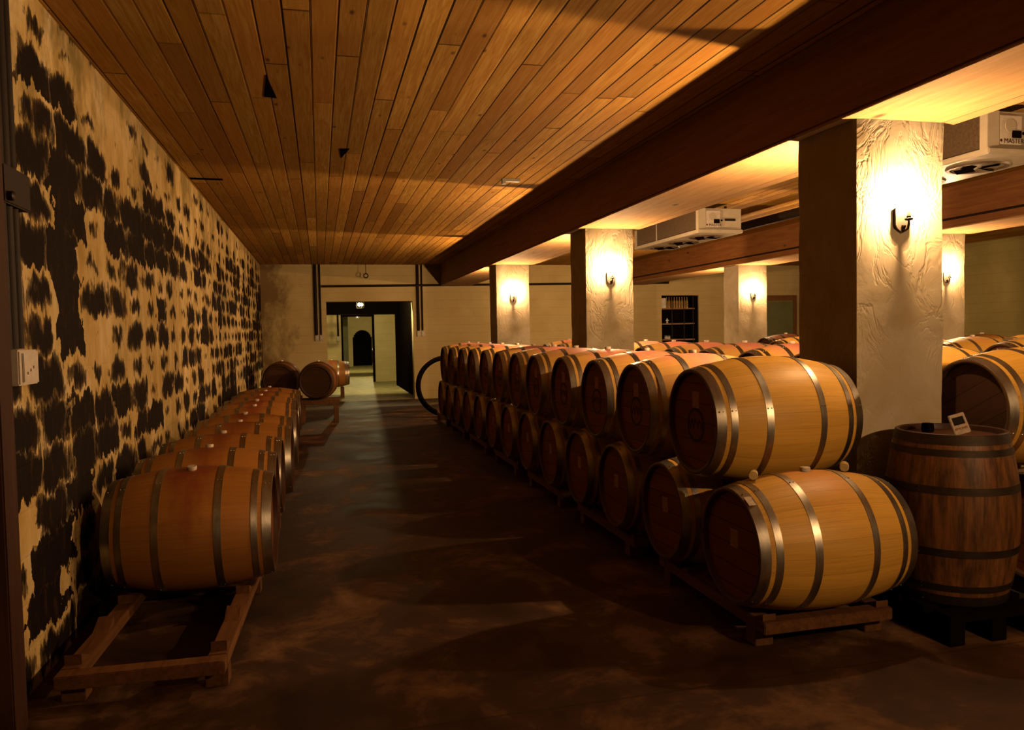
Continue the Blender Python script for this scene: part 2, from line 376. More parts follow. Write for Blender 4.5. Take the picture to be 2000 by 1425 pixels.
def reg(root):
    """remember children by name (fast copies)"""
    for ch in root.children:
        kids.setdefault(root.name, []).append(ch); reg(ch)
ORD = ['first', 'second', 'third', 'fourth', 'fifth', 'sixth', 'seventh', 'eighth', 'ninth', 'tenth', 'eleventh', 'twelfth', 'thirteenth', 'fourteenth']

# ================================================================== THE ROOM
ZC = 3.26; XW = -1.30; YF = 18.8; XR = 13.3; YB = -4.6
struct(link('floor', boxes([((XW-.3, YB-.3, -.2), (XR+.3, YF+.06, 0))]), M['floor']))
M['floor_pale'] = plain('pale_back_room_floor', (.58, .48, .22), .7, 0, .2, .25, 3)
struct(link('floor_back_rooms', boxes([((XW-.3, YF+.06, -.2), (XR+.3, 42, -.001))]), M['floor_pale']))
struct(link('ceiling', boxes([((XW-.3, YB-.3, ZC), (XR+.3, YF+.35, ZC+.2))]), M['ceiling']))
struct(link('wall_left', boxes([((XW-.3, YB, 0), (XW, YF, ZC))]), M['mould']))
struct(link('wall_right', boxes([((XR, YB, 0), (XR+.3, YF, ZC))]), M['sidewall']))
struct(link('wall_back', boxes([((XW-.3, YB-.3, 0), (XR+.3, YB, ZC))]), M['sidewall']))
NX0, NX1, NZ0, NZ1 = 8.75, 9.82, 1.02, 2.47
DX0, DX1, DZ1 = .17, 2.21, 2.385
struct(link('wall_far', boxes([((XW-.3, YF, 0), (DX0, YF+.3, ZC)), ((DX0, YF, DZ1), (DX1, YF+.3, ZC)), ((DX1, YF, 0), (NX0, YF+.3, ZC)),
    ((NX0, YF, 0), (NX1, YF+.3, NZ0)), ((NX0, YF, NZ1), (NX1, YF+.3, ZC)), ((NX1, YF, 0), (XR+.3, YF+.3, ZC))]), M['farwall']))

# ------------------------------------------------------------------ beams and pillars
AX0, AX1 = 2.97, 3.56; BX0, BX1 = 7.60, 8.20; PY = [3.80, 8.39, 12.99]; PD = .55; ZBM = 2.748
def beam(name, x0, x1, label):
    bm = bmesh.new()
    box(bm, (x0, YB, ZBM+.014), (x1, YF, ZC), .010)
    o = link(name, bm, M['beam'])
    for a, b in ((x0+.004, x1-.115), (x1-.110, x1-.004)):
        bm = bmesh.new(); box(bm, (a, YB, ZBM), (b, YF, ZBM+.014), .003); link('soffit_board', bm, M['soffit'], o)
    return tag(o, label, 'beam', 'long ceiling beams over the pillars')
beam('ceiling_beam', AX0-.08, AX1+.10, 'long brown timber ceiling beam resting on the pillar line beside the aisle')
beam('ceiling_beam', BX0-.07, BX1+.09, 'long brown timber ceiling beam over the farther pillar line on the right')
def pillar(x0, x1, y0, y1, label, seed):
    bm = bmesh.new(); nz = 60; ns = 10
    cx, cy = (x0+x1)/2, (y0+y1)/2; hx, hy = (x1-x0)/2, (y1-y0)/2
    per = []
    for i in range(ns): per.append((-1+2*i/ns, -1))
    for i in range(ns): per.append((1, -1+2*i/ns))
    for i in range(ns): per.append((1-2*i/ns, 1))
    for i in range(ns): per.append((-1, 1-2*i/ns))
    rings = []
    for kz in range(nz+1):
        z = ZBM*kz/nz; ring = []
        for a, b in per:
            p = Vector((a*hx, b*hy, z)); q = Vector((a*hx*3+seed*5, b*hy*3, z*1.6))
            n = noise.noise(q)*.010 + noise.noise(q*3.3)*.006 + noise.noise(q*9)*.0022
            # slightly worn arrises
            corner = min(abs(abs(a)-1), 1)+min(abs(abs(b)-1), 1)
            s = n - (.006 if corner < .02 else 0)
            d = Vector((a if abs(a) > .99 else 0, b if abs(b) > .99 else 0, 0)).normalized()
            p += d*s; ring.append(bm.verts.new(p))
        rings.append(ring)
    L = len(per)
    for A, B in zip(rings, rings[1:]):
        for j in range(L): bm.faces.new((A[j], A[(j+1) % L], B[(j+1) % L], B[j]))
    bm.faces.new(rings[0][::-1]); bm.faces.new(rings[-1])
    o = link('pillar', bm, M['plaster'], smooth=True); o.location = (cx, cy, 0)
    return tag(o, label, 'pillar', 'plastered pillars holding the beams')
pillar(AX0, AX1, PY[0], PY[0]+PD, 'large rough plastered square pillar nearest the camera behind the front barrels', 1)
pillar(AX0, AX1, PY[1], PY[1]+PD, 'rough plastered pillar second along the aisle row with bright candle light', 2)
pillar(AX0, AX1, PY[2], PY[2]+PD, 'smallest plastered pillar of the aisle line, nearest the far wall', 3)
pillar(BX0, BX1, PY[1], PY[1]+PD, 'plastered pillar seen as narrow strip right of the largest pillar', 4)
pillar(BX0, BX1, PY[2], PY[2]+PD, 'plastered pillar with candle light between the bottle niche and green door', 5)
# pillars of the same grid behind the camera's field carry the lamps that light the nearest barrels
pillar(AX0, AX1, PY[0]-4.6, PY[0]-4.6+PD, 'plastered pillar of the aisle line standing behind the camera', 6)
pillar(BX0, BX1, PY[0], PY[0]+PD, 'plastered pillar of the right line outside the picture edge', 7)

# ------------------------------------------------------------------ candle sconces
def make_sconce(label):
    t = empty('wall_sconce', label=label, cat='wall lamp', group='candle sconces on the pillars')
    bm = bmesh.new()  # shield shaped plate, faces -Y
    pts = [(-.05, .068), (-.025, .074), (0, .088), (.025, .074), (.05, .068), (.05, -.03), (.042, -.05), (.02, -.064), (0, -.078), (-.02, -.064), (-.042, -.05), (-.05, -.03)]
    A = [bm.verts.new((x, -.014, z)) for x, z in pts]; B = [bm.verts.new((x, -.003, z)) for x, z in pts]
    bm.faces.new(A); bm.faces.new(B[::-1]); n = len(pts)
    for j in range(n): bm.faces.new((A[j], A[(j+1) % n], B[(j+1) % n], B[j]))
    bmesh.ops.bevel(bm, geom=bm.edges[:], offset=.003, segments=1, affect='EDGES')
    link('back_plate', bm, M['sconce'], t)
    bm = bmesh.new(); tube(bm, [(0, -.012, -.045), (0, -.030, -.066), (0, -.052, -.056), (0, -.060, -.032), (0, -.060, -.012)], [.008, .007, .007, .007, .006], 10)
    lathe(bm, [(-.03, .010), (-.02, .013), (-.012, .010)], 12, 'Z', c=(0, -.02, -.02))
    link('arm', bm, M['iron'], t, True)
    bm = bmesh.new(); lathe(bm, [(-.014, .004), (-.010, .020), (-.002, .024), (0, .022), (-.006, .010), (.012, .013), (.014, .009)], 20, 'Z', c=(0, -.060, 0)); link('drip_cup', bm, M['iron'], t, True)
    bm = bmesh.new(); lathe(bm, [(.008, .0095), (.078, .0095), (.080, .008)], 16, 'Z', c=(0, -.060, 0)); link('candle_sleeve', bm, M['candle'], t, True)
    bm = bmesh.new(); lathe(bm, [(.080, .006), (.088, .012), (.098, .0155), (.110, .014), (.122, .008), (.134, .0005)], 12, 'Z', c=(0, -.060, 0)); link('bulb', bm, M['bulb'], t, True)
    reg(t); return t
kids_mesh = {}
sc0 = make_sconce('lit candle sconce on the near face of the largest pillar')
ax, bx = (AX0+AX1)/2, (BX0+BX1)/2; ZS = 2.183
sc0.location = (ax, PY[0]-.004, ZS)
def sconce(x, y, far, label):
    c = copy_tree(sc0); c.location = (x, y, ZS); c['label'] = label
    if far:
        c.rotation_euler = (0, 0, PI)
        for ch in kids[c.name]:
            if ch.name.startswith('bulb'):
                if 'back' not in kids_mesh:
                    kids_mesh['back'] = ch.data.copy(); kids_mesh['back'].materials[0] = M['bulb_back']
                ch.data = kids_mesh['back']
    return c
sconce(ax+.005, PY[1]-.004, False, 'lit candle sconce on the second pillar along the aisle')
sconce(ax, PY[2]-.004, False, 'lit candle sconce on the pillar nearest the doorway wall')
sconce(bx, PY[1]-.004, False, 'lit candle sconce just peeking out right of the largest pillar')
sconce(bx, PY[2]-.004, False, 'lit candle sconce on the pillar left of the green door')
sconce(ax, PY[0]+PD+.004, True, 'candle sconce on the hidden back face of the largest pillar')
sconce(ax, PY[1]+PD+.004, True, 'candle sconce on the hidden back face of the second aisle pillar')
sconce(ax, PY[2]+PD+.004, True, 'candle sconce on the hidden back face of the farthest aisle pillar')
sconce(bx, PY[0]+PD+.004, True, 'candle sconce on the back face of the pillar outside the right edge')
sconce(bx, PY[1]+PD+.004, True, 'candle sconce on the hidden back face of the right strip pillar')
sconce(bx, PY[2]+PD+.004, True, 'candle sconce on the hidden back face of the pillar by the door')
sconce(ax, PY[0]-4.6+PD+.004, True, 'candle sconce on the pillar behind the camera lighting the front barrels')
sconce(bx, PY[0]-.004, False, 'candle sconce on the near face of the pillar outside the right edge')

# ================================================================== BARRELS
BL, BH, BB = .88, .287, .352
def rad(x):  # outer radius along the barrel, x measured from its middle
    q = abs(x)/(BL/2); return BB-(BB-BH)*q**1.9
def make_barrel(oak, headm, hoopm, stamp=True, label_paper=True, fresh=True):
    t = empty('wine_barrel', label='x', cat='barrel')
    bm = bmesh.new(); hl = BL/2; prof = [(-hl+.032, BH-.026), (-hl+.004, BH-.020), (-hl, BH-.012), (-hl, BH-.002)]
    N = 22
    for i in range(N+1):
        x = -hl+.002+(BL-.004)*i/N; prof.append((x, rad(x)))
    prof += [(hl, BH-.002), (hl, BH-.012), (hl-.004, BH-.020), (hl-.032, BH-.026)]
    lathe(bm, prof, 64)
    link('staves', bm, oak, t, True)
    for s in (-1, 1):
        for a, b in ((.003, .052), (.076, .110), (.262, .300)):
            bm = bmesh.new(); xs = [(-hl+a), (-hl+(a+b)/2), (-hl+b)]
            out = [(s*x, rad(x)+.0028) for x in xs]; inn = [(s*x, rad(x)-.002) for x in xs][::-1]
            lathe(bm, out+inn, 64, close=True)
            for dz in (-.010, .010):   # rivets
                xr = (-hl+(a+b)/2)
                for q in (.35, .35+2.1):
                    r = rad(xr)+.003; c = Vector((s*xr+dz, -r*math.sin(q), r*math.cos(q)))
                    g = bmesh.ops.create_uvsphere(bm, u_segments=6, v_segments=4, radius=.0042)
                    for v in g['verts']: v.co += c
            link('hoop', bm, hoopm, t, True)
        bm = bmesh.new(); lathe(bm, [(s*(hl-.045), BH-.024), (s*(hl-.030), BH-.024)], 48)
        hd = link('head', bm, headm, t, True)
        if s < 0:
            xs = -hl+.030
            if stamp:
                bm = bmesh.new(); lathe(bm, [(xs-.0012, .098), (xs-.0012, .080), (xs+.002, .080), (xs+.002, .098)], 40, close=True, c=(0, 0, -.02))
                link('round_stamp', bm, M['ink'], hd)
            if label_paper:
                bm = bmesh.new(); zz = .115 if stamp else .03
                box(bm, (xs-.0015, -.04, zz-.04), (xs+.002, .035, zz+.05)); link('paper_label', bm, M['paper_dim'], hd)
    bm = bmesh.new(); lathe(bm, [(BB-.012, .022), (BB+.014, .027), (BB+.020, .0245), (BB+.020, .0005)], 20, 'Z'); link('bung', bm, M['bung'], t, True)
    if not fresh: pass
    return t
def text_mesh(name, s, size, m, parent, mat4, ext=.001):
    cu = bpy.data.curves.new(name, 'FONT'); cu.body = s; cu.size = size; cu.extrude = ext; cu.align_x = 'CENTER'; cu.align_y = 'CENTER'
    o = bpy.data.objects.new(name+'_tmp', cu); C.objects.link(o)
    dg = bpy.context.evaluated_depsgraph_get(); me = bpy.data.meshes.new_from_object(o.evaluated_get(dg)); me.name = name
    bpy.data.objects.remove(o); bpy.data.curves.remove(cu)
    me.materials.clear(); me.materials.append(m); me.transform(mat4)
    q = bpy.data.objects.new(name, me); C.objects.link(q); q.parent = parent; return q
FACE_NEGX = lambda p: Matrix(((0, 0, -1, p[0]), (-1, 0, 0, p[1]), (0, 1, 0, p[2]), (0, 0, 0, 1)))
FACE_NEGY = lambda p: Matrix(((1, 0, 0, p[0]), (0, 0, -1, p[1]), (0, 1, 0, p[2]), (0, 0, 0, 1)))

kinds = {}
def proto(key, *a, **kw):
    t = make_barrel(*a, **kw); hd = [c for c in t.children if c.name.split('.')[0] == 'head' and any('stamp' in g.name for g in c.children)]
    if hd: text_mesh('stamp_lettering', 'WW', .085, M['ink'], hd[0], FACE_NEGX((-BL/2+.0295, 0, -.02)))
    reg(t); kinds[key] = [t, False]
proto('oak', M['oak'], M['head'], M['hoop'])
proto('pink', M['oak_pink'], M['head'], M['hoop'])
proto('low', M['oak'], M['head'], M['hoop'], stamp=False)
proto('red', M['oak_red'], M['head'], M['hoop'], stamp=False, label_paper=False)
M['oak_dark'] = mat_oak('dark_reddish_staves', (.17, .055, .015), (.26, .09, .025), (.12, .03, .012), .5)
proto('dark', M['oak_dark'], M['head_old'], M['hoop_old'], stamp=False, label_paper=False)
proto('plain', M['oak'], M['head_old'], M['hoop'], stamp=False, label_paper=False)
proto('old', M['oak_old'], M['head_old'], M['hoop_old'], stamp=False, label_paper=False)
def barrel(key, loc, label, group, rot=(0, 0, 0)):
    p = kinds[key]
    if not p[1]: o = p[0]; p[1] = True
    else: o = copy_tree(p[0])
    o.location = loc; o.rotation_euler = rot; o['label'] = label; o['group'] = group
    return o
ZL, ZT, SP = .483, 1.068, .80
XH1, XH2, XH3, XH4 = 1.977, 3.65, 6.61, 8.30
Y1T = 3.889; Y1L = Y1T-SP/2
jit = lambda a: random.uniform(-a, a)
def rot_roll(): return (jit(.05), 0, jit(.012))
def ordn(i): return ORD[i] if i < len(ORD) else str(i+1)+'th'
# row 1, beside the aisle
for i in range(13):
    lab = ('pale yellow oak barrel at the bottom of the near end of the front stack' if i == 0
           else f'barrel on the lower tier facing the aisle, {ordn(i)} from the camera')
    barrel('low', (XH1+BL/2, Y1L+SP*i, ZL), lab, 'lower barrels of the aisle row', (0 if i == 0 else jit(.12), 0, 0 if i == 0 else jit(.01)))
for i in range(12):
    lab = ('pale yellow oak barrel on top at the near end of the front stack' if i == 0
           else f'pink-stained barrel on the upper tier along the aisle, {ordn(i)} from the camera')
    barrel('oak' if i == 0 else 'pink', (XH1+BL/2+(0 if i == 0 else jit(.015)), Y1T+SP*i, ZT), lab, 'upper barrels of the aisle row', (-1.15 if i == 0 else jit(.04), 0, 0 if i == 0 else jit(.012)))
for h_ in kinds['oak'][0].children:
    if h_.name.startswith('head'): h_.rotation_euler.x = 1.15
# row 2, behind the pillars
for i in range(12):
    barrel('pink' if i > 1 else 'plain', (XH2+BL/2, 3.72+.79*i, ZT+.014), f'upper tier barrel in the row directly behind the pillars, {ordn(i)} from the camera', 'upper barrels of the second row', (-.5 if i == 0 else jit(.05), 0, jit(.012)))
for i in range(13):
    barrel('low', (XH2+BL/2, 3.72-.395+.79*i, ZL+.003), f'lower tier barrel in the row directly behind the pillars, {ordn(i)} from the camera', 'lower barrels of the second row')
# row 3, in front of the farther pillar line
for i in range(7):
    barrel('oak' if i % 2 else 'low', (XH3+BL/2, 5.53+.79*i, ZT+.014), f'upper tier barrel in the distant third row before the farther pillars, {ordn(i)} from the camera', 'upper barrels of the third row')
for i in range(8):
    barrel('low', (XH3+BL/2, 5.53-.395+.79*i, ZL+.003), f'lower tier barrel in the distant third row before the farther pillars, {ordn(i)} from the camera', 'lower barrels of the third row')
# row 4, right of the farther pillar line
for i in range(4):
    barrel('low' if i % 2 else 'oak', (8.42+BL/2, 6.40+.79*i, ZT+.014), f'upper tier barrel in the far right row beyond the farther pillars, {ordn(i)} from the camera', 'upper barrels of the fourth row')
for i in range(5):
    barrel('low', (8.42+BL/2, 6.40-.395+.79*i, ZL+.003), f'lower tier barrel in the far right row beyond the farther pillars, {ordn(i)} from the camera', 'lower barrels of the fourth row')
# small separate stack before the pillar by the green door
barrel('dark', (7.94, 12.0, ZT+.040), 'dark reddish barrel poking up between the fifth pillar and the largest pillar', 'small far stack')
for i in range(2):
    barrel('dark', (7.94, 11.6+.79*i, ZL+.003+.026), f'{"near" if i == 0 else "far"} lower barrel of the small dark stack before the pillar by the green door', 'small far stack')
# left row along the mouldy wall
for i in range(10):
    lab = ('reddish oak barrel nearest the camera on the rack beside the mouldy wall' if i == 0
           else f'reddish oak barrel on the floor rack by the mouldy wall, {ordn(i)} from the camera')
    barrel('red', (-.728+(0 if i == 0 else jit(.03)), 4.76+.79*i, .487), lab, 'barrels along the mouldy wall', ((.18 if i == 0 else jit(.12)), 0, jit(.015)))

# old barrel standing upright beside the front stack
t = barrel('old', (3.235, 3.40, .545), 'old dark brown barrel standing upright at the foot of the largest pillar', 'x', (0, -PI/2, 0))
del t['group']; t.scale = (.985, .91, .91); t.location.z = BL/2*.985+.157
TOPZ = BL*.985+.157
t = empty('low_pallet', (3.24, 3.40, 0), label='low dark pallet under the old standing barrel', cat='pallet')
for q in (-.26, -.09, .09, .26):
    bm = bmesh.new(); box(bm, (-.30, q-.055, .115), (.30, q+.055, .155), .003); link('deck_board', bm, M['black'], t)
for q in (-.25, 0, .25):
    bm = bmesh.new(); box(bm, (q-.045, -.31, 0), (q+.045, .31, .115), .003); link('bearer', bm, M['black'], t)
bm = bmesh.new(); lathe(bm, [(0, .030), (.02, .032), (.045, .028), (.046, .0005)], 16, 'Z')
o = link('black_stopper', bm, M['black'], None, True); o.location = (3.20, 3.52, TOPZ-.0265); tag(o, 'dark round stopper on top of the old standing barrel', 'stopper')
# small card leaning on the rim of the standing barrel
t = empty('display_card', (3.165, 3.245, TOPZ-.004), (math.radians(-14), math.radians(-16), math.radians(-20)), 'small white card device with dark window leaning on the standing barrel', 'card')
bm = bmesh.new(); box(bm, (-.04, -.006, 0), (.04, .006, .105), .003); link('card_body', bm, M['paper'], t)
bm = bmesh.new(); box(bm, (-.027, -.0085, .048), (.027, -.004, .088)); link('display', bm, M['display'], t)
bm = bmesh.new()
for a, b in ((-.03, -.016), (-.012, -.002), (.004, .012), (.016, .030)): box(bm, (a, -.0085, .024), (b, -.004, .034))
link('print', bm, M['beam'], t)
# small tag on the chime hoop of the front lower barrel
bm = bmesh.new(); box(bm, (-.022, -.03, -.001), (.022, .03, .002))
o = link('paper_tag', bm, M['paper']); a = .55; r = rad(-.41)+.0045
o.location = (XH1+BL/2-.412, Y1L-r*math.sin(a), ZL+r*math.cos(a)); o.rotation_euler = (a, 0, .05)
tag(o, 'small white tag stuck on the end hoop of the lower front barrel', 'tag')
# round pegs wedged between the two front barrels
for i, x in enumerate((2.125, 2.66)):
    bm = bmesh.new(); lathe(bm, [(-.035, .0215), (-.032, .023), (.032, .023), (.035, .0215)], 20, 'Y')
    o = link('wooden_peg', bm, M['peg'], None, True); o.location = (x, 3.50, ZL+rad(x-XH1-BL/2)+.0275); o.rotation_euler.z = -math.atan2(x, 3.5)
    tag(o, f'pale round peg wedged between the two front barrels, {"left" if i == 0 else "right"} one', 'peg', 'pegs between the front barrels')

# ------------------------------------------------------------------ racks
def rack(x0, x1, y0, y1, label, group, zt=.148, ck=.11, c0=.13):
    """two rails along Y, cross beams at both ends, feet below"""
    t = empty('barrel_rack', ((x0+x1)/2, (y0+y1)/2, 0), label=label, cat='rack', group=group)
    hx, hy = (x1-x0)/2, (y1-y0)/2; rh = .062
    for s in (-1, 1):
        bm = bmesh.new(); box(bm, (s*hx-(.085 if s > 0 else 0), -hy, zt-rh), (s*hx+(0 if s > 0 else .085), hy, zt), .004); link('rail', bm, M['rack'], t)
    for s in (-1, 1):
        ya = -hy if s < 0 else hy-.08
        bm = bmesh.new(); box(bm, (-hx, ya-.001, zt-rh-.0), (hx, ya+.08, zt-.001), .004)
        o = link('cross_beam', bm, M['rack'], t); o.location.z = -.0; o.scale.x = .999
        o.location = (0, (-.081 if s < 0 else .081), 0)
        for q in (-1, 1):
            bm = bmesh.new(); box(bm, (q*hx-(.1 if q > 0 else 0), ya+.0, 0), (q*hx+(0 if q > 0 else .1), ya+.09, zt-rh), .003); link('foot', bm, M['rack'], t)
    for yb in ((-.4, .4) ):
        for s in (-1, 1):
            for w in (-1, 1):
                bm = bmesh.new(); X = s*(hx-.042)
                pts = [(0, 0), (ck, 0), (ck, ck*.42)]
                A = [bm.verts.new((X-.035, yb+w*(c0+p[0]), zt+p[1])) for p in pts]; B = [bm.verts.new((X+.035, yb+w*(c0+p[0]), zt+p[1])) for p in pts]
                bm.faces.new(A); bm.faces.new(B[::-1])
                for j in range(3): bm.faces.new((A[j], A[(j+1) % 3], B[(j+1) % 3], B[j]))
                link('chock', bm, M['rack'], t)
    reg(t); return t
r0 = rack(-1.10, -.405, 3.68, 5.04, 'low timber rack nearest the camera by the mouldy wall, its front place empty', 'timber racks under the barrels')
def rk(x, y, label):
    o = copy_tree(r0); o.location = (x, y, 0); o['label'] = label; return o
# place: rack centres lie between two barrels, 0.8 m apart
r0.location.y = 4.36; r0.location.x = -.77; r0.rotation_euler.z = math.radians(-2.2)
for i in range(5): rk(-.728, 4.36+1.58*(i+1)+.0, f'low timber rack under the wall-side barrels, {ordn(i+1)} from the camera')
r1 = rack(-.365, .365, -.52, .52, 'low timber rack under the front stack of two pale barrels', 'timber racks under the barrels', ck=.075, c0=.10)
def rk(x, y, label, first=[True]):
    o = r1 if first[0] else copy_tree(r1); first[0] = False
    o.location = (x, y, 0); o['label'] = label; return o
for i in range(7): rk(XH1+BL/2, Y1L+.4+1.6*i, f'low timber rack under the aisle row of stacked barrels, {ordn(i)} from the camera')
for i in range(6): rk(XH2+BL/2, 3.72+1.58*i, f'low timber rack under the second row of stacked barrels, {ordn(i)} from the camera')
for i in range(4): rk(XH3+BL/2, 5.53+1.58*i, f'low timber rack under the distant third row, {ordn(i)} from the camera')

for i in range(2): rk(8.42+BL/2, 6.40+1.58*i, f'low timber rack under the far right row, {ordn(i)} from the camera')
rk(7.94, 12.0, 'low timber rack under the small dark stack by the farther pillar').scale.z = 1.16
# ------------------------------------------------------------------ end-on barrels by the far wall on the left
def tall_rack(x, y, z, label):
    t = empty('barrel_stand', (x, y, 0), label=label, cat='rack', group='raised stands of the far barrels')
    for s in (-1, 1):
        bm = bmesh.new(); box(bm, (-.36, s*.26-.04, z-.09), (.36, s*.26+.04, z), .004); link('beam', bm, M['rack'], t)
        for q in (-1, 1):
            bm = bmesh.new(); box(bm, (q*.3-.04, s*.26-.04, 0), (q*.3+.04, s*.26+.04, z-.09), .003); link('leg', bm, M['rack'], t)
    reg(t); return t

st = tall_rack(-.04, 14.75, .42, 'raised timber stand under the end-on barrel left of the doorway')
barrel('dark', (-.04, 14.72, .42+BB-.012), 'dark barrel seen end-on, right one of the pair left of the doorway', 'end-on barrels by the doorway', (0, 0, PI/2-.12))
o = copy_tree(st); o.location = (-.72, 15.44, 0); o['label'] = 'raised timber stand under the end-on barrel in the wall corner'
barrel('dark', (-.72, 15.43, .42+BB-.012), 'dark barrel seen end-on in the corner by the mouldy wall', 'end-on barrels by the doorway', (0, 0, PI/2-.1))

# coil of hose standing upright at the far end of the aisle row
t = empty('hose_coil', (2.33, 14.45, .0), (math.radians(-10), 0, 0), 'large black hose coil standing upright beyond the far end of the aisle row', 'hose')
for j, (dy, rr) in enumerate(((0, .55), (.06, .53), (.12, .555))):
    bm = bmesh.new(); pts = [(rr*math.cos(a), dy, .60+rr*math.sin(a)) for a in [2*PI*q/48 for q in range(49)]]
    tube(bm, pts, .033, 8, False); link('hose_loop', bm, M['black'], t, True)

# ------------------------------------------------------------------ evaporator coolers hung under the ceiling
def cooler(y, label):
    t = empty('ceiling_cooler', (4.96, y, 2.89), label=label, cat='cooling unit', group='evaporator coolers under the ceiling')
    W, L, T = .63, 2.14, .30
    bm = bmesh.new(); box(bm, (.02, .012, .02), (W, L, T), .004); link('casing', bm, M['cooler'], t)
    bm = bmesh.new(); box(bm, (-.0, .07, .03), (.03, L-.05, T-.01)); link('coil', bm, M['coil'], t)
    for yy, ww in ((.0, .075), (L-.06, .075), (L*.62, .02)):
        bm = bmesh.new(); box(bm, (-.012, yy, -.005), (.10 if ww > .03 else .0, yy+ww, T+.0), .003); link('corner_post', bm, M['cooler'], t)
    bm = bmesh.new(); box(bm, (-.02, -.02, -.03), (W+.01, L+.01, .018), .008); link('drip_tray', bm, M['cooler'], t)
    for q in range(3):
        bm = bmesh.new(); cy = .42+q*.66; lathe(bm, [(-.045, .20), (-.045, .225), (-.028, .235), (-.028, .20)], 32, 'Z', close=True, c=(W/2, cy, 0)); g = link('fan_ring', bm, M['coil'], t, True)
        bm = bmesh.new()
        for a in range(4):
            R = Matrix.Rotation(a*PI/2+.3, 4, 'Z') @ Matrix.Rotation(.45, 4, 'X'); gg = bmesh.ops.create_cube(bm, size=1.0)
            for v in gg['verts']:
                p = Vector((v.co.x*.15+.11, v.co.y*.08, v.co.z*.004)); v.co = (R @ p)+Vector((W/2, cy, -.038))
        link('fan_blades', bm, M['black'], g)
    # end panel details on the face towards the camera
    bm = bmesh.new(); box(bm, (.10, .0, .05), (.31, .02, .27), .004); link('control_panel', bm, M['white_box'], t)
    bm = bmesh.new(); lathe(bm, [(-.004, .05), (.004, .052)], 24, 'Y', c=(.20, 0, .19)); link('round_cover', bm, M['cooler'], t)
    bm = bmesh.new(); box(bm, (.215, -.006, .10), (.30, .01, .155)); link('switch_window', bm, M['black'], t)
    bm = bmesh.new(); box(bm, (.385, .004, .135), (.54, .014, .165)); link('name_strip', bm, M['display'], t)
    bm = bmesh.new(); lathe(bm, [(-.002, .012), (.02, .012)], 14, 'Y', c=(.335, 0, .14)); link('plug', bm, M['black'], t)
    text_mesh('lettering', 'MASTER', .052, M['ink'], t, FACE_NEGY((.235, -.0005, .03+.045)))
    bm = bmesh.new(); lathe(bm, [(-.001, .011), (.01, .011)], 14, 'Y', c=(.115, 0, .078)); link('printed_dot', bm, M['ink'], t)
    for yy in (.25, L-.3):
        for xx in (.1, W-.1):
            bm = bmesh.new(); box(bm, (xx-.012, yy-.012, T-.005), (xx+.012, yy+.012, ZC-2.89)); link('hanger', bm, M['pipe'], t)
    reg(t); return t
c0 = cooler(9.46, 'cream ceiling cooler hanging right of the second aisle pillar')
c1 = copy_tree(c0); c1.location.y = 4.86; c1['label'] = 'cream ceiling cooler hanging at the upper right beside the largest pillar'

# ------------------------------------------------------------------ pipes and small fixings
def pipe_thing(name, runs, label, cat, m=None, group=None):
    bm = bmesh.new()
    for pts, r in runs: tube(bm, pts, r, 12)
    o = link(name, bm, m or M['pipe'], None, True); return tag(o, label, cat, group)
pipe_thing('suspended_pipe', [([(6.3, 4.2, 3.12), (6.3, 12.6, 3.12)], .065)]+[([(6.3, y, 3.12), (6.3, y, ZC)], .012) for y in (5, 7, 9, 11)], 'thick black pipe hung under the ceiling between the two beams', 'pipe')
pipe_thing('beam_joint_rod', [([(7.515, YB+.1, 2.86), (7.515, YF-.02, 2.86)], .014)], 'thin black rod in place of the dark joint line along the farther beam', 'pipe')  # thin black rod added to draw the dark joint line of the beam
yw = YF-.03
pipe_thing('wall_pipe', [([(.08, yw-.02, 2.745), (8.93, yw-.02, 2.80), (8.93, yw-.02, 2.90), (8.93, YF, 2.90)], .028)], 'long black horizontal pipe crossing the far wall above the doorway', 'pipe')
for x, r, zt, lb in ((-.07, .038, 1.60, 'thicker black conduit left of the doorway on the far wall'), (.035, .020, 1.60, 'thin black conduit nearest the doorway on its left side'),
                     (2.335, .034, 1.66, 'thicker black conduit right of the doorway on the far wall'), (2.435, .020, 1.66, 'thin black conduit right of the doorway, farther from the opening')):
    pipe_thing('wall_conduit', [([(x, yw-.01, zt), (x, yw-.01, ZC)], r)], lb, 'pipe', None, 'vertical conduits beside the doorway')
    t = empty('switch_box', (x+.012, YF, zt-.06), label=lb.replace('black conduit', 'switch box').replace('thicker', 'cream').replace('thin', 'small cream'), cat='switch', group='switch boxes beside the doorway')
    bm = bmesh.new(); box(bm, (-.045, -.055, -.075), (.045, -.001, .075), .006); link('box_body', bm, M['cooler'], t)
    bm = bmesh.new(); box(bm, (-.012, -.064, -.02), (.012, -.05, .02), .002); link('toggle', bm, M['white_box'], t)
# ring hook hanging before the far wall
t = empty('ceiling_hook', (1.09, YF-.35, ZC), label='small ring hook hanging from the ceiling above the doorway', cat='hook')
bm = bmesh.new(); tube(bm, [(0, 0, 0), (0, 0, -.24)], .007, 8); link('rod', bm, M['iron'], t, True)
bm = bmesh.new(); tube(bm, [(.05*math.sin(a), 0, -.29+.05*math.cos(a)) for a in [2*PI*q/20 for q in range(21)]], .013, 8, False); link('ring', bm, M['iron'], t, True)
# ceiling bracket
bm = bmesh.new(); box(bm, (-.10, -.03, -.035), (.10, .03, -.003), .004); box(bm, (-.10, -.03, -.06), (-.06, .03, -.035), .003)
o = link('ceiling_bracket', bm, M['cooler']); o.location = (2.08, 8.28, ZC); tag(o, 'small metal bracket fixed to the board ceiling near the long beam', 'bracket')

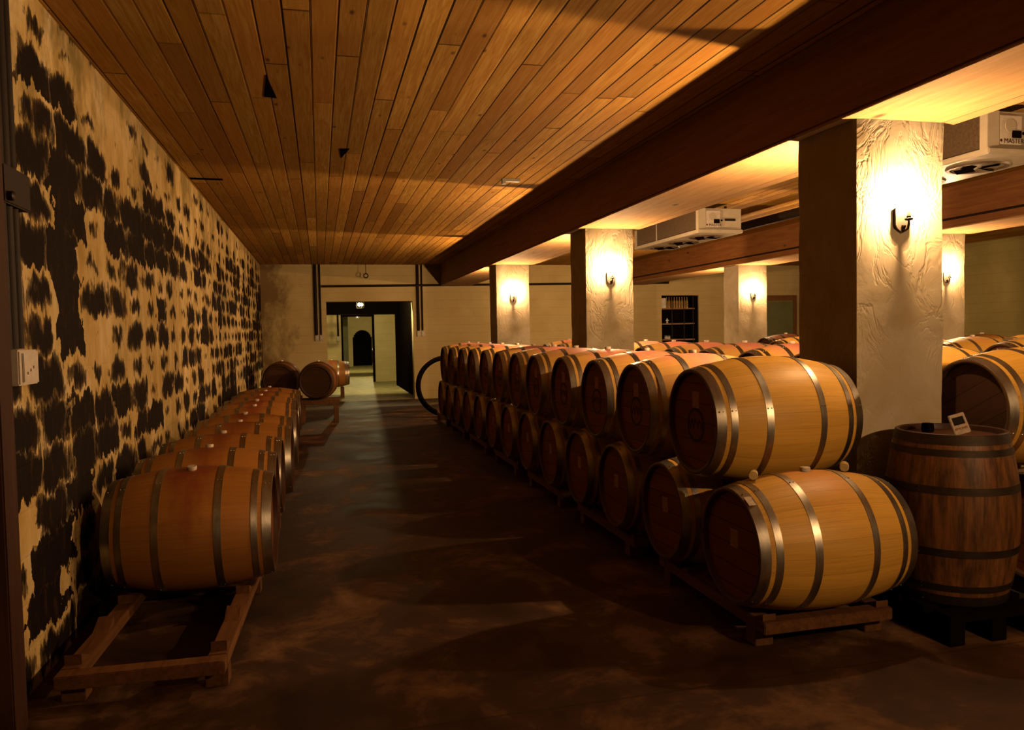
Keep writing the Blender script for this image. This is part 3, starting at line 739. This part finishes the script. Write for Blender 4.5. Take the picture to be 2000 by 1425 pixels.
# conduits, junction box and meter box on the mouldy wall at the left picture edge
for y, r, lb in ((3.60, .030, 'leftmost of the three dark conduits on the mouldy wall'), (3.69, .024, 'middle one of the three dark conduits on the mouldy wall'), (3.765, .020, 'rightmost of the three dark conduits on the mouldy wall')):
    pipe_thing('wall_conduit', [([(XW+.035, y, 1.55), (XW+.035, y, ZC)], r)], lb, 'pipe', M['pipe_grey'], 'conduits on the mouldy wall')
t = empty('junction_box', (XW+.0, 3.72, 2.23), label='dark junction box over the conduits at the left picture edge', cat='box')
bm = bmesh.new(); box(bm, (0.0, -.16, -.08), (.075, .14, .08), .006); link('box_body', bm, M['pipe_grey'], t)
bm = bmesh.new(); lathe(bm, [(.07, .02), (.095, .02), (.10, .014)], 16, 'X', c=(0, -.12, -.05)); link('knob', bm, M['iron'], t, True)
t = empty('meter_box', (XW, 3.73, 1.47), label='white fuse box at the foot of the conduits on the mouldy wall', cat='box')
bm = bmesh.new(); box(bm, (0, -.115, -.075), (.082, .115, .075), .006); link('box_body', bm, M['white_box'], t)
bm = bmesh.new(); box(bm, (.08, -.085, -.062), (.090, .055, .062), .003); link('cover', bm, M['white_box'], t)
bm = bmesh.new()
for q in range(3): box(bm, (.089, -.05+q*.035, -.03+q*.012), (.0915, -.04+q*.035, -.018+q*.012))
link('screw', bm, M['coil'], t)
# dark timber post framing the wall end
struct(link('trim_1', boxes([((XW, 3.36, 0), (XW+.095, 3.50, ZC))], .006), M['post']))

# ------------------------------------------------------------------ bottle niche in the far wall
nx = NX1-NX0
struct(link('trim_2', boxes([((NX0-.0, YF+.52, NZ0), (NX1, YF+.56, NZ1)), ((NX0-.04, YF+.3, NZ0-.04), (NX0, YF+.56, NZ1+.04)), ((NX1, YF+.3, NZ0-.04), (NX1+.04, YF+.56, NZ1+.04)),
    ((NX0, YF+.3, NZ1), (NX1, YF+.56, NZ1+.04)), ((NX0, YF+.3, NZ0-.04), (NX1, YF+.56, NZ0))]), M['black']))
t = empty('bottle_shelf', (NX0, YF+.04, NZ0), label='shelf rack with metal uprights inside the opening in the far wall', cat='shelf')
for zs in (.30, .72, 1.12):
    bm = bmesh.new(); box(bm, (.004, .0, zs-.035), (nx-.1, .42, zs), .003); link('shelf_board', bm, M['shelf'], t)
for xs in (.31, .66, .92):
    bm = bmesh.new(); tube(bm, [(xs, -.01, .001), (xs, -.01, nx+.36)], .009, 8); link('upright', bm, M['hoop_old'], t, True)
bm = bmesh.new(); box(bm, (nx-.1, .0, .001), (nx-.004, .42, 1.44)); link('side_board', bm, M['black'], t)
def bottle_mesh():
    bm = bmesh.new(); lathe(bm, [(0, .030), (.004, .037), (.17, .037), (.20, .030), (.225, .015), (.29, .0135), (.292, .016), (.305, .016)], 16, 'Z'); return bm
bo = link('wine_bottle', bottle_mesh(), M['glass_brown'], None, True)
bo['category'] = 'bottle'; bo['group'] = 'bottles on the top shelf of the niche'
xs = [.20, .27, .345, .42, .495, .57, .645, .72, .79]
for i, x in enumerate(xs):
    b = bo if i == 0 else bo.copy()
    if i: C.objects.link(b)
    b.location = (NX0+x+.0, YF+.12, NZ0+1.122+(0.0)); b.scale = (.85, .85, .95)
    b['label'] = f'amber wine bottle on the top shelf of the wall niche, {ordn(i)} from the left'
bm = bmesh.new(); box(bm, (-.075, -.05, 0), (.065, .05, .26), .008); o = link('white_carton', bm, M['porcelain']); o.location = (NX0+.085, YF+.10, NZ0+1.122)
tag(o, 'white carton at the left end of the niche top shelf', 'carton')
t = empty('white_figurine', (NX0+.20, YF+.10, NZ0+.722), label='small white figurine on the middle shelf of the wall niche', cat='ornament')
bm = bmesh.new(); lathe(bm, [(0, .028), (.01, .03), (.03, .018), (.06, .03), (.09, .024), (.105, .012), (.12, .016), (.135, .002)], 16, 'Z'); link('body', bm, M['porcelain'], t, True)
bm = bmesh.new(); tube(bm, [(-.05, 0, .06), (-.02, 0, .085), (.02, 0, .085), (.05, 0, .07)], [.006, .012, .012, .006], 8); link('arms', bm, M['porcelain'], t, True)
cup = None
for i in range(4):
    if cup is None:
        bm = bmesh.new(); lathe(bm, [(0, .016), (.004, .018), (.05, .018), (.065, .009), (.09, .009)], 12, 'Z'); cup = link('white_vial', bm, M['porcelain'], None, True); b = cup
    else: b = cup.copy(); C.objects.link(b)
    b.location = (NX0+.13+i*.042, YF+.08, NZ0+.302)
    tag(b, f'tiny white bottle on the lowest niche shelf, {ordn(i)} from the left', 'bottle', 'tiny white bottles in the niche')

# ------------------------------------------------------------------ green door in the far wall, at the right
t = struct(empty('door_1', (12.25, YF, 0)))
bm = bmesh.new(); box(bm, (-.42, -.035, .01), (.40, .0, 2.29), .004); struct(link('door_panel', bm, M['green_door'], t))
bm = bmesh.new(); box(bm, (-.52, -.055, 0), (-.42, 0, 2.45), .004); box(bm, (.40, -.055, 0), (.50, 0, 2.45), .004); box(bm, (-.42, -.055, 2.30), (.40, 0, 2.45), .004); struct(link('door_frame', bm, M['door_wood'], t))
bm = bmesh.new(); lathe(bm, [(-.09, .022), (-.07, .03), (-.05, .02), (-.034, .014)], 16, 'Y', c=(.32, 0, 1.05)); struct(link('door_handle', bm, M['hoop_old'], t, True))

# ================================================================== ROOMS BEYOND THE DOORWAY
Y2 = 26.5
struct(link('wall_middle', boxes([((-1.6, Y2, 0), (.74, Y2+.3, 2.9)), ((.74, Y2, 2.22), (1.74, Y2+.3, 2.9)), ((1.74, Y2, 0), (5.0, Y2+.3, 2.9))]), M['farwall']))
struct(link('wall_room_left', boxes([((-1.6, YF+.3, 0), (-1.3, Y2, 2.9))]), M['sidewall']))
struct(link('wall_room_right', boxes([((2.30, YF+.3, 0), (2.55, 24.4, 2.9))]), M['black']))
struct(link('wall_corridor_left', boxes([((.50, Y2+.3, 0), (.74, 30.0, 2.9)), ((.74-.24, 30, 0), (1.05, 40, 2.9))]), M['green_door']))
struct(link('wall_corridor_right', boxes([((3.2, Y2+.3, 0), (3.4, 40.3, 2.9))]), M['sidewall']))
arch = []
for q in range(16):
    xa = 1.62+.96*q/16; xb = xa+.06; t_ = abs((xa+xb)/2-2.10)/.48
    arch.append(((xa, 40, 1.30+.54*math.sqrt(max(0, 1-t_*t_))), (xb, 40.3, 2.9)))
struct(link('wall_end', boxes([((.5, 40, 0), (1.62, 40.3, 2.9)), ((2.58, 40, 0), (3.4, 40.3, 2.9))]+arch), M['farwall']))
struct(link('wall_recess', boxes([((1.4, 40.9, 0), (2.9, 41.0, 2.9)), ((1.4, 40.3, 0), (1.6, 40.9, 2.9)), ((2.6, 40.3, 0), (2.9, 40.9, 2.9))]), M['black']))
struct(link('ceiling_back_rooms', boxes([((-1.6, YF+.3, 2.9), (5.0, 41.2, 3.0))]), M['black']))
struct(link('wall_closing_right', boxes([((5.0, YF+.3, 0), (5.2, Y2+.3, 2.9))]), M['sidewall']))
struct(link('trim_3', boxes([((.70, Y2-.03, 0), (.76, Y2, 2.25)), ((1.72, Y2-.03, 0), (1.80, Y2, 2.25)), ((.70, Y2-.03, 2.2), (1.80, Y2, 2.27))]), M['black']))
# barrel in the next room
st2 = copy_tree(st); st2.location = (.27, 20.4, 0); st2.rotation_euler = (0, 0, PI/2); st2.scale = (1, 1, .62); st2['label'] = 'low stand under the barrel just inside the doorway'
barrel('red', (.27, 20.4, .26+BB-.01), 'barrel lying just inside the doorway with a bright rim', 'barrels beyond the doorway', (0, 0, .02))
for i in range(3):
    s3 = copy_tree(st); s3.scale = (1, 1, 1); s3.location = (2.35, 27.9+i*.9, 0); s3.rotation_euler = (0, 0, PI/2); s3['label'] = f'stand under a barrel at the right of the back corridor, {ordn(i)} from the doorway'
    barrel('red', (2.35, 27.9+i*.9, .42+BB-.012), f'barrel at the right side of the back corridor, {ordn(i)} from the doorway', 'barrels beyond the doorway')
# wall conduit in the next room
pipe_thing('wall_conduit', [([(.60, Y2-.03, 1.55), (.60, Y2-.03, 2.85)], .03)], 'thin dark conduit on the wall of the next room', 'pipe')
bm = bmesh.new(); box(bm, (-.05, -.06, -.08), (.05, 0, .08), .006); o = link('switch_box', bm, M['cooler']); o.location = (.60, Y2, 1.48); tag(o, 'small switch box seen on the wall of the next room', 'switch')
# hanging lantern
def lantern(x, y, z, label):
    t = empty('hanging_lantern', (x, y, z), label=label, cat='lamp')
    bm = bmesh.new(); box(bm, (-.07, -.07, -.19), (.07, .07, -.17), .004); box(bm, (-.07, -.07, .0), (.07, .07, .02), .004)
    for a in (-1, 1):
        for b in (-1, 1): box(bm, (a*.062-.006, b*.062-.006, -.17), (a*.062+.006, b*.062+.006, 0))
    link('lantern_frame', bm, M['iron'], t)
    bm = bmesh.new(); tube(bm, [(0, 0, .018), (0, 0, 2.9-z)], .008, 8); link('chain', bm, M['iron'], t, True)
    bm = bmesh.new(); bmesh.ops.create_icosphere(bm, subdivisions=2, radius=.035)
    for v in bm.verts: v.co.z = v.co.z*1.4-.085
    link('bulb', bm, M['lantern_light'], t, True); reg(t); return t
l0 = lantern(1.07, 21.5, 2.50, 'square hanging lantern glimpsed at the top of the doorway')
l1 = copy_tree(l0); l1.location = (1.30, 24.6, 2.62); l1['label'] = 'second bright lantern glimpsed at the top of the doorway, farther back'
l2 = copy_tree(l0); l2.location = (1.60, 34.0, 2.50); l2['label'] = 'glowing lantern deep in the corridor beyond the doorway'

l3 = copy_tree(l0); l3.location = (1.35, 19.42, 2.84); l3['label'] = 'ceiling lantern hidden just behind the lintel of the doorway'; l3['category'] = 'lamp'
l4 = copy_tree(l0); l4.location = (2.0, 31.5, 2.80); l4['label'] = 'unseen ceiling lantern added to light the back corridor'; l4['category'] = 'lamp'  # added lamp, out of view, to light the corridor floor
for l in (l3, l4):
    for ch in l.children:
        if ch.name.startswith('bulb'):
            ch.data = ch.data.copy(); ch.data.materials[0] = M['lantern_strong']
bm = bmesh.new(); box(bm, (-1.3, Y2-.22, 2.28), (5.0, Y2-.03, 2.9)); tag(link('lintel_beam', bm, M['black']), 'black lintel beam across the next room above the inner doorway', 'beam')

# broken edges of the ceiling boards: dark gaps
def gap(pts, n):
    bm = bmesh.new(); A = [bm.verts.new((x, y, ZC-.004)) for x, y in pts]; B = [bm.verts.new((x, y, ZC+.01)) for x, y in pts]
    bm.faces.new(A); bm.faces.new(B[::-1])
    for j in range(len(pts)): bm.faces.new((A[j], A[(j+1) % len(pts)], B[(j+1) % len(pts)], B[j]))
    struct(link(n, bm, M['black']))
gap([(-.285, 5.25), (-.33, 5.72), (-.245, 5.74)], 'trim_4')
gap([(.22, 7.18), (.31, 7.16), (.245, 7.55)], 'trim_5')
gap([(-1.27, 8.70), (-.95, 8.72), (-.95, 8.80), (-1.27, 8.79)], 'trim_6')
